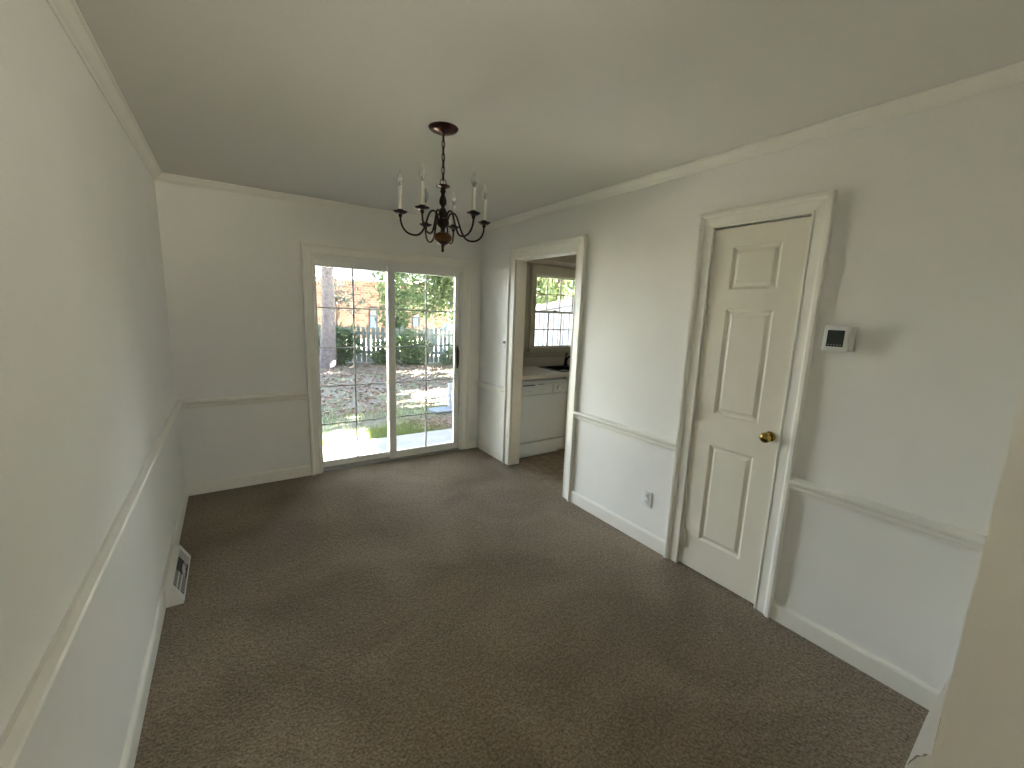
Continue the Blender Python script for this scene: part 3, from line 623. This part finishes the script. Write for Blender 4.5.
def crown_pts(c, r, nclump, per, cs):
    u = RNG.normal(size=(nclump, 3)); u /= np.linalg.norm(u, axis=1)[:, None]; u *= RNG.uniform(.35, 1, nclump)[:, None]**.6
    cc = np.array(c)+u*np.array(r)
    p = np.repeat(cc, per, 0)+RNG.normal(size=(nclump*per, 3))*cs
    p[:, 2] = np.maximum(p[:, 2], GZ+.03); return p
def tree(name, base, trunk_h, trunk_r, crown_c, crown_r, ncl, per, cs, leaf, m, label, cat='tree', lean=(0, 0), group=None, bark='bark2', nbr=8):
    t = thing(name, base, label, cat, group)
    b = Vector(base); top = b+Vector((lean[0], lean[1], trunk_h)); bm = B()
    pts = [b.lerp(top, k/6)+Vector((math.sin(k*2.1)*.02, math.cos(k*1.7)*.02, 0)) for k in range(7)]
    tube(bm, pts, [trunk_r*(1.25 if k == 0 else 1-.07*k) for k in range(7)], seg=12); obj('trunk', bm, M[bark], t, smooth=True)
    bm = B()
    for k in range(nbr):
        s = pts[3+k % 4]; e_ = Vector(crown_c)+Vector((random.uniform(-.8, .8)*crown_r[0], random.uniform(-.8, .8)*crown_r[1], random.uniform(-.6, .7)*crown_r[2]))
        mid = s.lerp(e_, .5)+Vector((0, 0, .15)); tube(bm, [s, mid, e_], [trunk_r*.35, trunk_r*.22, trunk_r*.08], seg=6)
    obj('branches', bm, M[bark], t, smooth=True)
    quads('foliage', crown_pts(crown_c, crown_r, ncl, per, cs), leaf, M[m], t)
    return t
# big pine trunk in front of the fence
tree('pine_tree', (2.62, 8.65, GZ), 9.0, .185, (3.1, 9.2, 7.8), (3.0, 2.6, 2.2), 130, 22, .28, .10, 'leafp', 'tall pine with a thick grey trunk in front of the fence', bark='bark', lean=(.30, .1), nbr=10)
# fence
fn0 = Vector((1.0, 10.65, 0)); fn1 = Vector((9.0, 7.55, 0)); fd = (fn1-fn0).normalized(); fl = (fn1-fn0).length; fo = Vector((fd.y, -fd.x, 0))
ft = thing('picket_fence', (fn0+fn1)/2+Vector((0, 0, GZ)), 'weathered grey wooden picket fence across the back of the yard', 'fence')
def along(s, off, z): return fn0+fd*s+fo*off+Vector((0, 0, z))
s_ = 0.0; k = 0
while s_ < fl:
    wd = .115+random.uniform(-.006, .006); hgt = 1.14+random.uniform(-.035, .03)
    bm = B(); prism(bm, [(s_, GZ+.02), (s_+wd, GZ+.02), (s_+wd, GZ+hgt-.03), (s_+wd-.03, GZ+hgt), (s_+.03, GZ+hgt), (s_, GZ+hgt-.03)], 0.022, 0.040, lambda a, b, d: along(a, d, b))
    obj('picket', bm, M['fence'], ft); s_ += .138+random.uniform(-.012, .02); k += 1
for z in (GZ+.28, GZ+.88):
    bm = B(); prism(bm, [(0, z), (fl, z), (fl, z+.09), (0, z+.09)], -.02, .020, lambda a, b, d: along(a, d, b)); obj('fence_rail', bm, M['fence'], ft)
for k in range(5):
    s0_ = .2+k*2.0; bm = B(); prism(bm, [(s0_, GZ), (s0_+.10, GZ), (s0_+.10, GZ+1.1), (s0_, GZ+1.1)], -.12, -.021, lambda a, b, d: along(a, d, b)); obj('fence_post', bm, M['fence'], ft)
# neighbour's brick house
hs = thing('brick_house', (9, 20, GZ), 'red brick neighbouring house beyond the fence', 'house')
bm = B(); box(bm, -2, 18, 20, 27, GZ, 2.95); obj('wall', bm, M['brick'], hs)
bm = B(); prism(bm, [(19.85, 2.95), (27.2, 2.95), (27.2, 3.1), (23.5, 3.35), (19.85, 3.04)], -2.3, 18.3, lambda a, b, k: (k, a, b)); obj('roof', bm, M['roof'], hs)
for xa, z0, z1 in ((6.86, .35, 1.55), (9.35, .45, 1.45)):
    bm = B(); box(bm, xa, xa+.46, 19.95, 19.998, z0, z1); wv = obj('window', bm, M['shutter'], hs)
    bm = B(); box(bm, xa+.05, xa+.33, 19.93, 19.949, z0+.05, z0+(z1-z0)*.58); obj('blind', bm, M['blind'], wv)
    bm = B(); box(bm, xa+.05, xa+.41, 19.93, 19.949, z0+(z1-z0)*.62, z1-.04); obj('pane', bm, M['glassdark'], wv)
# trees and bushes
tree('leafy_tree', (5.9, 11.6, GZ), 2.6, .09, (7.0, 11.3, 2.7), (2.1, 1.2, 1.7), 200, 22, .20, .075, 'leafg', 'leafy green tree behind the fence in the right pane', group=None)
tree('leafy_tree', (8.2, 10.6, GZ), 2.4, .08, (8.0, 10.4, 2.6), (1.4, .9, 1.6), 130, 20, .20, .075, 'leafl', 'pale green tree behind the fence at the right edge of the glass')
tree('sparse_tree', (3.5, 11.7, GZ), 2.2, .05, (3.65, 11.7, 2.0), (.70, .5, .85), 22, 14, .16, .055, 'leafp', 'thin sparse tree behind the pine trunk against the brick')
tree('young_tree', (4.95, 9.9, GZ), 2.0, .05, (5.0, 9.9, 1.7), (.45, .45, 1.3), 60, 20, .14, .06, 'leafg', 'slim young tree rising just behind the fence', nbr=5)
def bush(base, r, ncl, per, leaf, m, label, cs=.10):
    t = thing('bush', base, label, 'bush'); b = Vector(base)
    bm = B()
    for k in range(6):
        a = k*1.05; tube(bm, [b, b+Vector((math.cos(a)*r[0]*.4, math.sin(a)*r[1]*.4, r[2]*.7)), b+Vector((math.cos(a)*r[0]*.7, math.sin(a)*r[1]*.7, r[2]*1.4))], [.014, .010, .004], seg=5)
    obj('stems', bm, M['bark2'], t); quads('foliage', crown_pts((b.x, b.y, b.z+r[2]*.95), r, ncl, per, cs), leaf, M[m], t)
bush((3.05, 9.15, GZ), (.55, .35, .60), 60, 22, .05, 'leafd', 'dark green bush in front of the fence beside the pine trunk')
bush((4.30, 8.95, GZ), (.35, .22, .45), 34, 18, .045, 'leafg', 'green shrub against the fence in the left pane')
bush((5.05, 8.55, GZ), (.60, .28, .55), 70, 20, .045, 'leafg', 'leafy green vine mass on the fence in the right pane')
bush((6.2, 8.2, GZ), (.22, .16, .28), 16, 14, .04, 'leafd', 'small dark bush at the fence foot on the right')
# trees that shade the yard, seen through the kitchen window and casting the dapple
tree('shade_tree', (12.5, 5.2, GZ), 6.5, .2, (12.0, 5.4, 6.6), (2.8, 2.4, 2.3), 190, 16, .30, .16, 'leafg', 'tall spreading tree behind the white shed', nbr=10)
tree('shade_tree', (11.0, 8.6, GZ), 5.5, .18, (10.8, 8.8, 3.9), (2.7, 1.9, 3.6), 260, 16, .30, .16, 'leafl', 'tall pale tree farther back past the shed', nbr=14)
tree('shade_tree', (9.8, 3.0, GZ), 4.8, .14, (9.6, 3.1, 6.1), (2.6, 1.6, 2.3), 190, 16, .26, .13, 'leafg', 'smaller green tree just beyond the white shed', nbr=8)
# white shed / carport end seen through the kitchen window
sh = thing('white_shed', (6.2, 1.55, GZ), 'low white shed with vertical siding outside the kitchen window', 'shed')
def rz(y): return 1.672+(2.137-y)*.128
bm = B(); y0, y1 = .45, 2.75
poly = [(y0, GZ), (y1, GZ), (y1, rz(y1)-.12), (y0, rz(y0)-.12)]
prism(bm, poly, 5.08, 7.6, lambda a, b, k: (k, a, b))
yy = y0+.05
while yy < y1: box(bm, 5.06, 5.08, yy, yy+.10, GZ, rz(yy+.1)-.13); yy += .135
obj('shed_wall', bm, M['siding'], sh)
bm = B(); prism(bm, [(y0-.1, rz(y0-.1)-.10), (y1+.15, rz(y1+.15)-.10), (y1+.15, rz(y1+.15)), (y0-.1, rz(y0-.1))], 5.0, 7.7, lambda a, b, k: (k, a, b)); obj('shed_roof', bm, M['roof'], sh)
# tarp heap, pipe, block
bm = B(); N_ = 15; gv = [[None]*N_ for _ in range(N_)]
for i in range(N_):
    for j in range(N_):
        u, v = i/(N_-1), j/(N_-1); hh = 1.30*math.sin(PI*min(max(u, .02), .98))**.35*math.sin(PI*min(max(v, .02), .98))**.4*(.85+.12*math.sin(7*u+4*v)+.06*math.cos(13*u-5*v))
        gv[i][j] = bm.verts.new((7.1+1.6*u, 11.9+1.2*v, GZ+(0 if i in (0, N_-1) or j in (0, N_-1) else hh)))
for i in range(N_-1):
    for j in range(N_-1): bm.faces.new((gv[i][j], gv[i+1][j], gv[i+1][j+1], gv[i][j+1]))
bm.faces.new([gv[i][0] for i in range(N_)]+[gv[N_-1][j] for j in range(1, N_)]+[gv[i][N_-1] for i in range(N_-2, -1, -1)]+[gv[0][j] for j in range(N_-2, 0, -1)])
obj('tarp_heap', bm, M['tarpb'], label='blue and white tarp over a heap behind the fence at right', cat='tarp')
bm = B(); tube(bm, [(3.50, 2.55, GZ), (3.50, 2.55, GZ+.46)], .035, seg=12); tube(bm, [(3.50, 2.55, GZ+.44), (3.50, 2.55, GZ+.47)], .042, seg=12)
obj('pipe_stub', bm, M['pipe'], smooth=True, label='short pale blue pipe standing in the yard right of the patio', cat='pipe')
bm = B(); box(bm, 3.12, 3.46, 2.28, 2.62, GZ, GZ+.05, .01, 1); obj('paving_block', bm, M['block'], label='flat concrete block with bluish shade in its colour beside the pale pipe', cat='block')
# litter and grass
n = 1500; p = np.stack([RNG.normal(2.95, .26, n), RNG.normal(1.72, .2, n), np.full(n, GZ+.012)], 1); p = p[p[:, 1] > 1.24]; p[:, 2] += RNG.uniform(0, .03, len(p))
quads('leaf_pile', p, .022, M['litter'], flat=True, label='patch of dry reddish leaves at the right edge of the patio', cat='leaves', kind='stuff')
n = 7000; s = RNG.uniform(0, 9, n); p = np.stack([RNG.uniform(.5, 7.5, n), RNG.uniform(2.8, 9.2, n), np.full(n, GZ+.012)], 1)
keep = p[:, 1] < (10.4-.39*(p[:, 0]-1.0))-.4; p = p[keep]
quads('leaf_litter', p, .035, M['litter'], flat=True, label='scattered dead leaves over the shaded yard', cat='leaves', kind='stuff')
def blades(n, cx, cy, sx_, sy_):
    v = []; f = []
    for i in range(n):
        x, y = random.gauss(cx, sx_), random.gauss(cy, sy_)
        if y < 1.22: y = 1.22+random.random()*.25
        a = random.uniform(0, 2*PI); h_ = random.uniform(.03, .075); w_ = .004; dx, dy = math.cos(a)*w_, math.sin(a)*w_; lx, ly = random.uniform(-.02, .02), random.uniform(-.02, .02)
        b0 = len(v); v += [(x-dx, y-dy, GZ), (x+dx, y+dy, GZ), (x+lx, y+ly, GZ+h_)]; f.append((b0, b0+1, b0+2))
    return v, f
v, f = [], []
for args in ((9000, 1.3, 1.45, .5, .16), (9000, 2.35, 1.50, .30, .22), (3500, 2.3, 2.6, .9, .5)):
    a, b = blades(*args); o0 = len(v); v += a; f += [tuple(i+o0 for i in q_) for q_ in b]
me = bpy.data.meshes.new('grass'); me.from_pydata(v, [], f); me.materials.append(M['grassy']); go = bpy.data.objects.new('grass', me); C.objects.link(go)
props(go, 'yellow-green grass growing along the far edge of the patio', 'grass', kind='stuff')
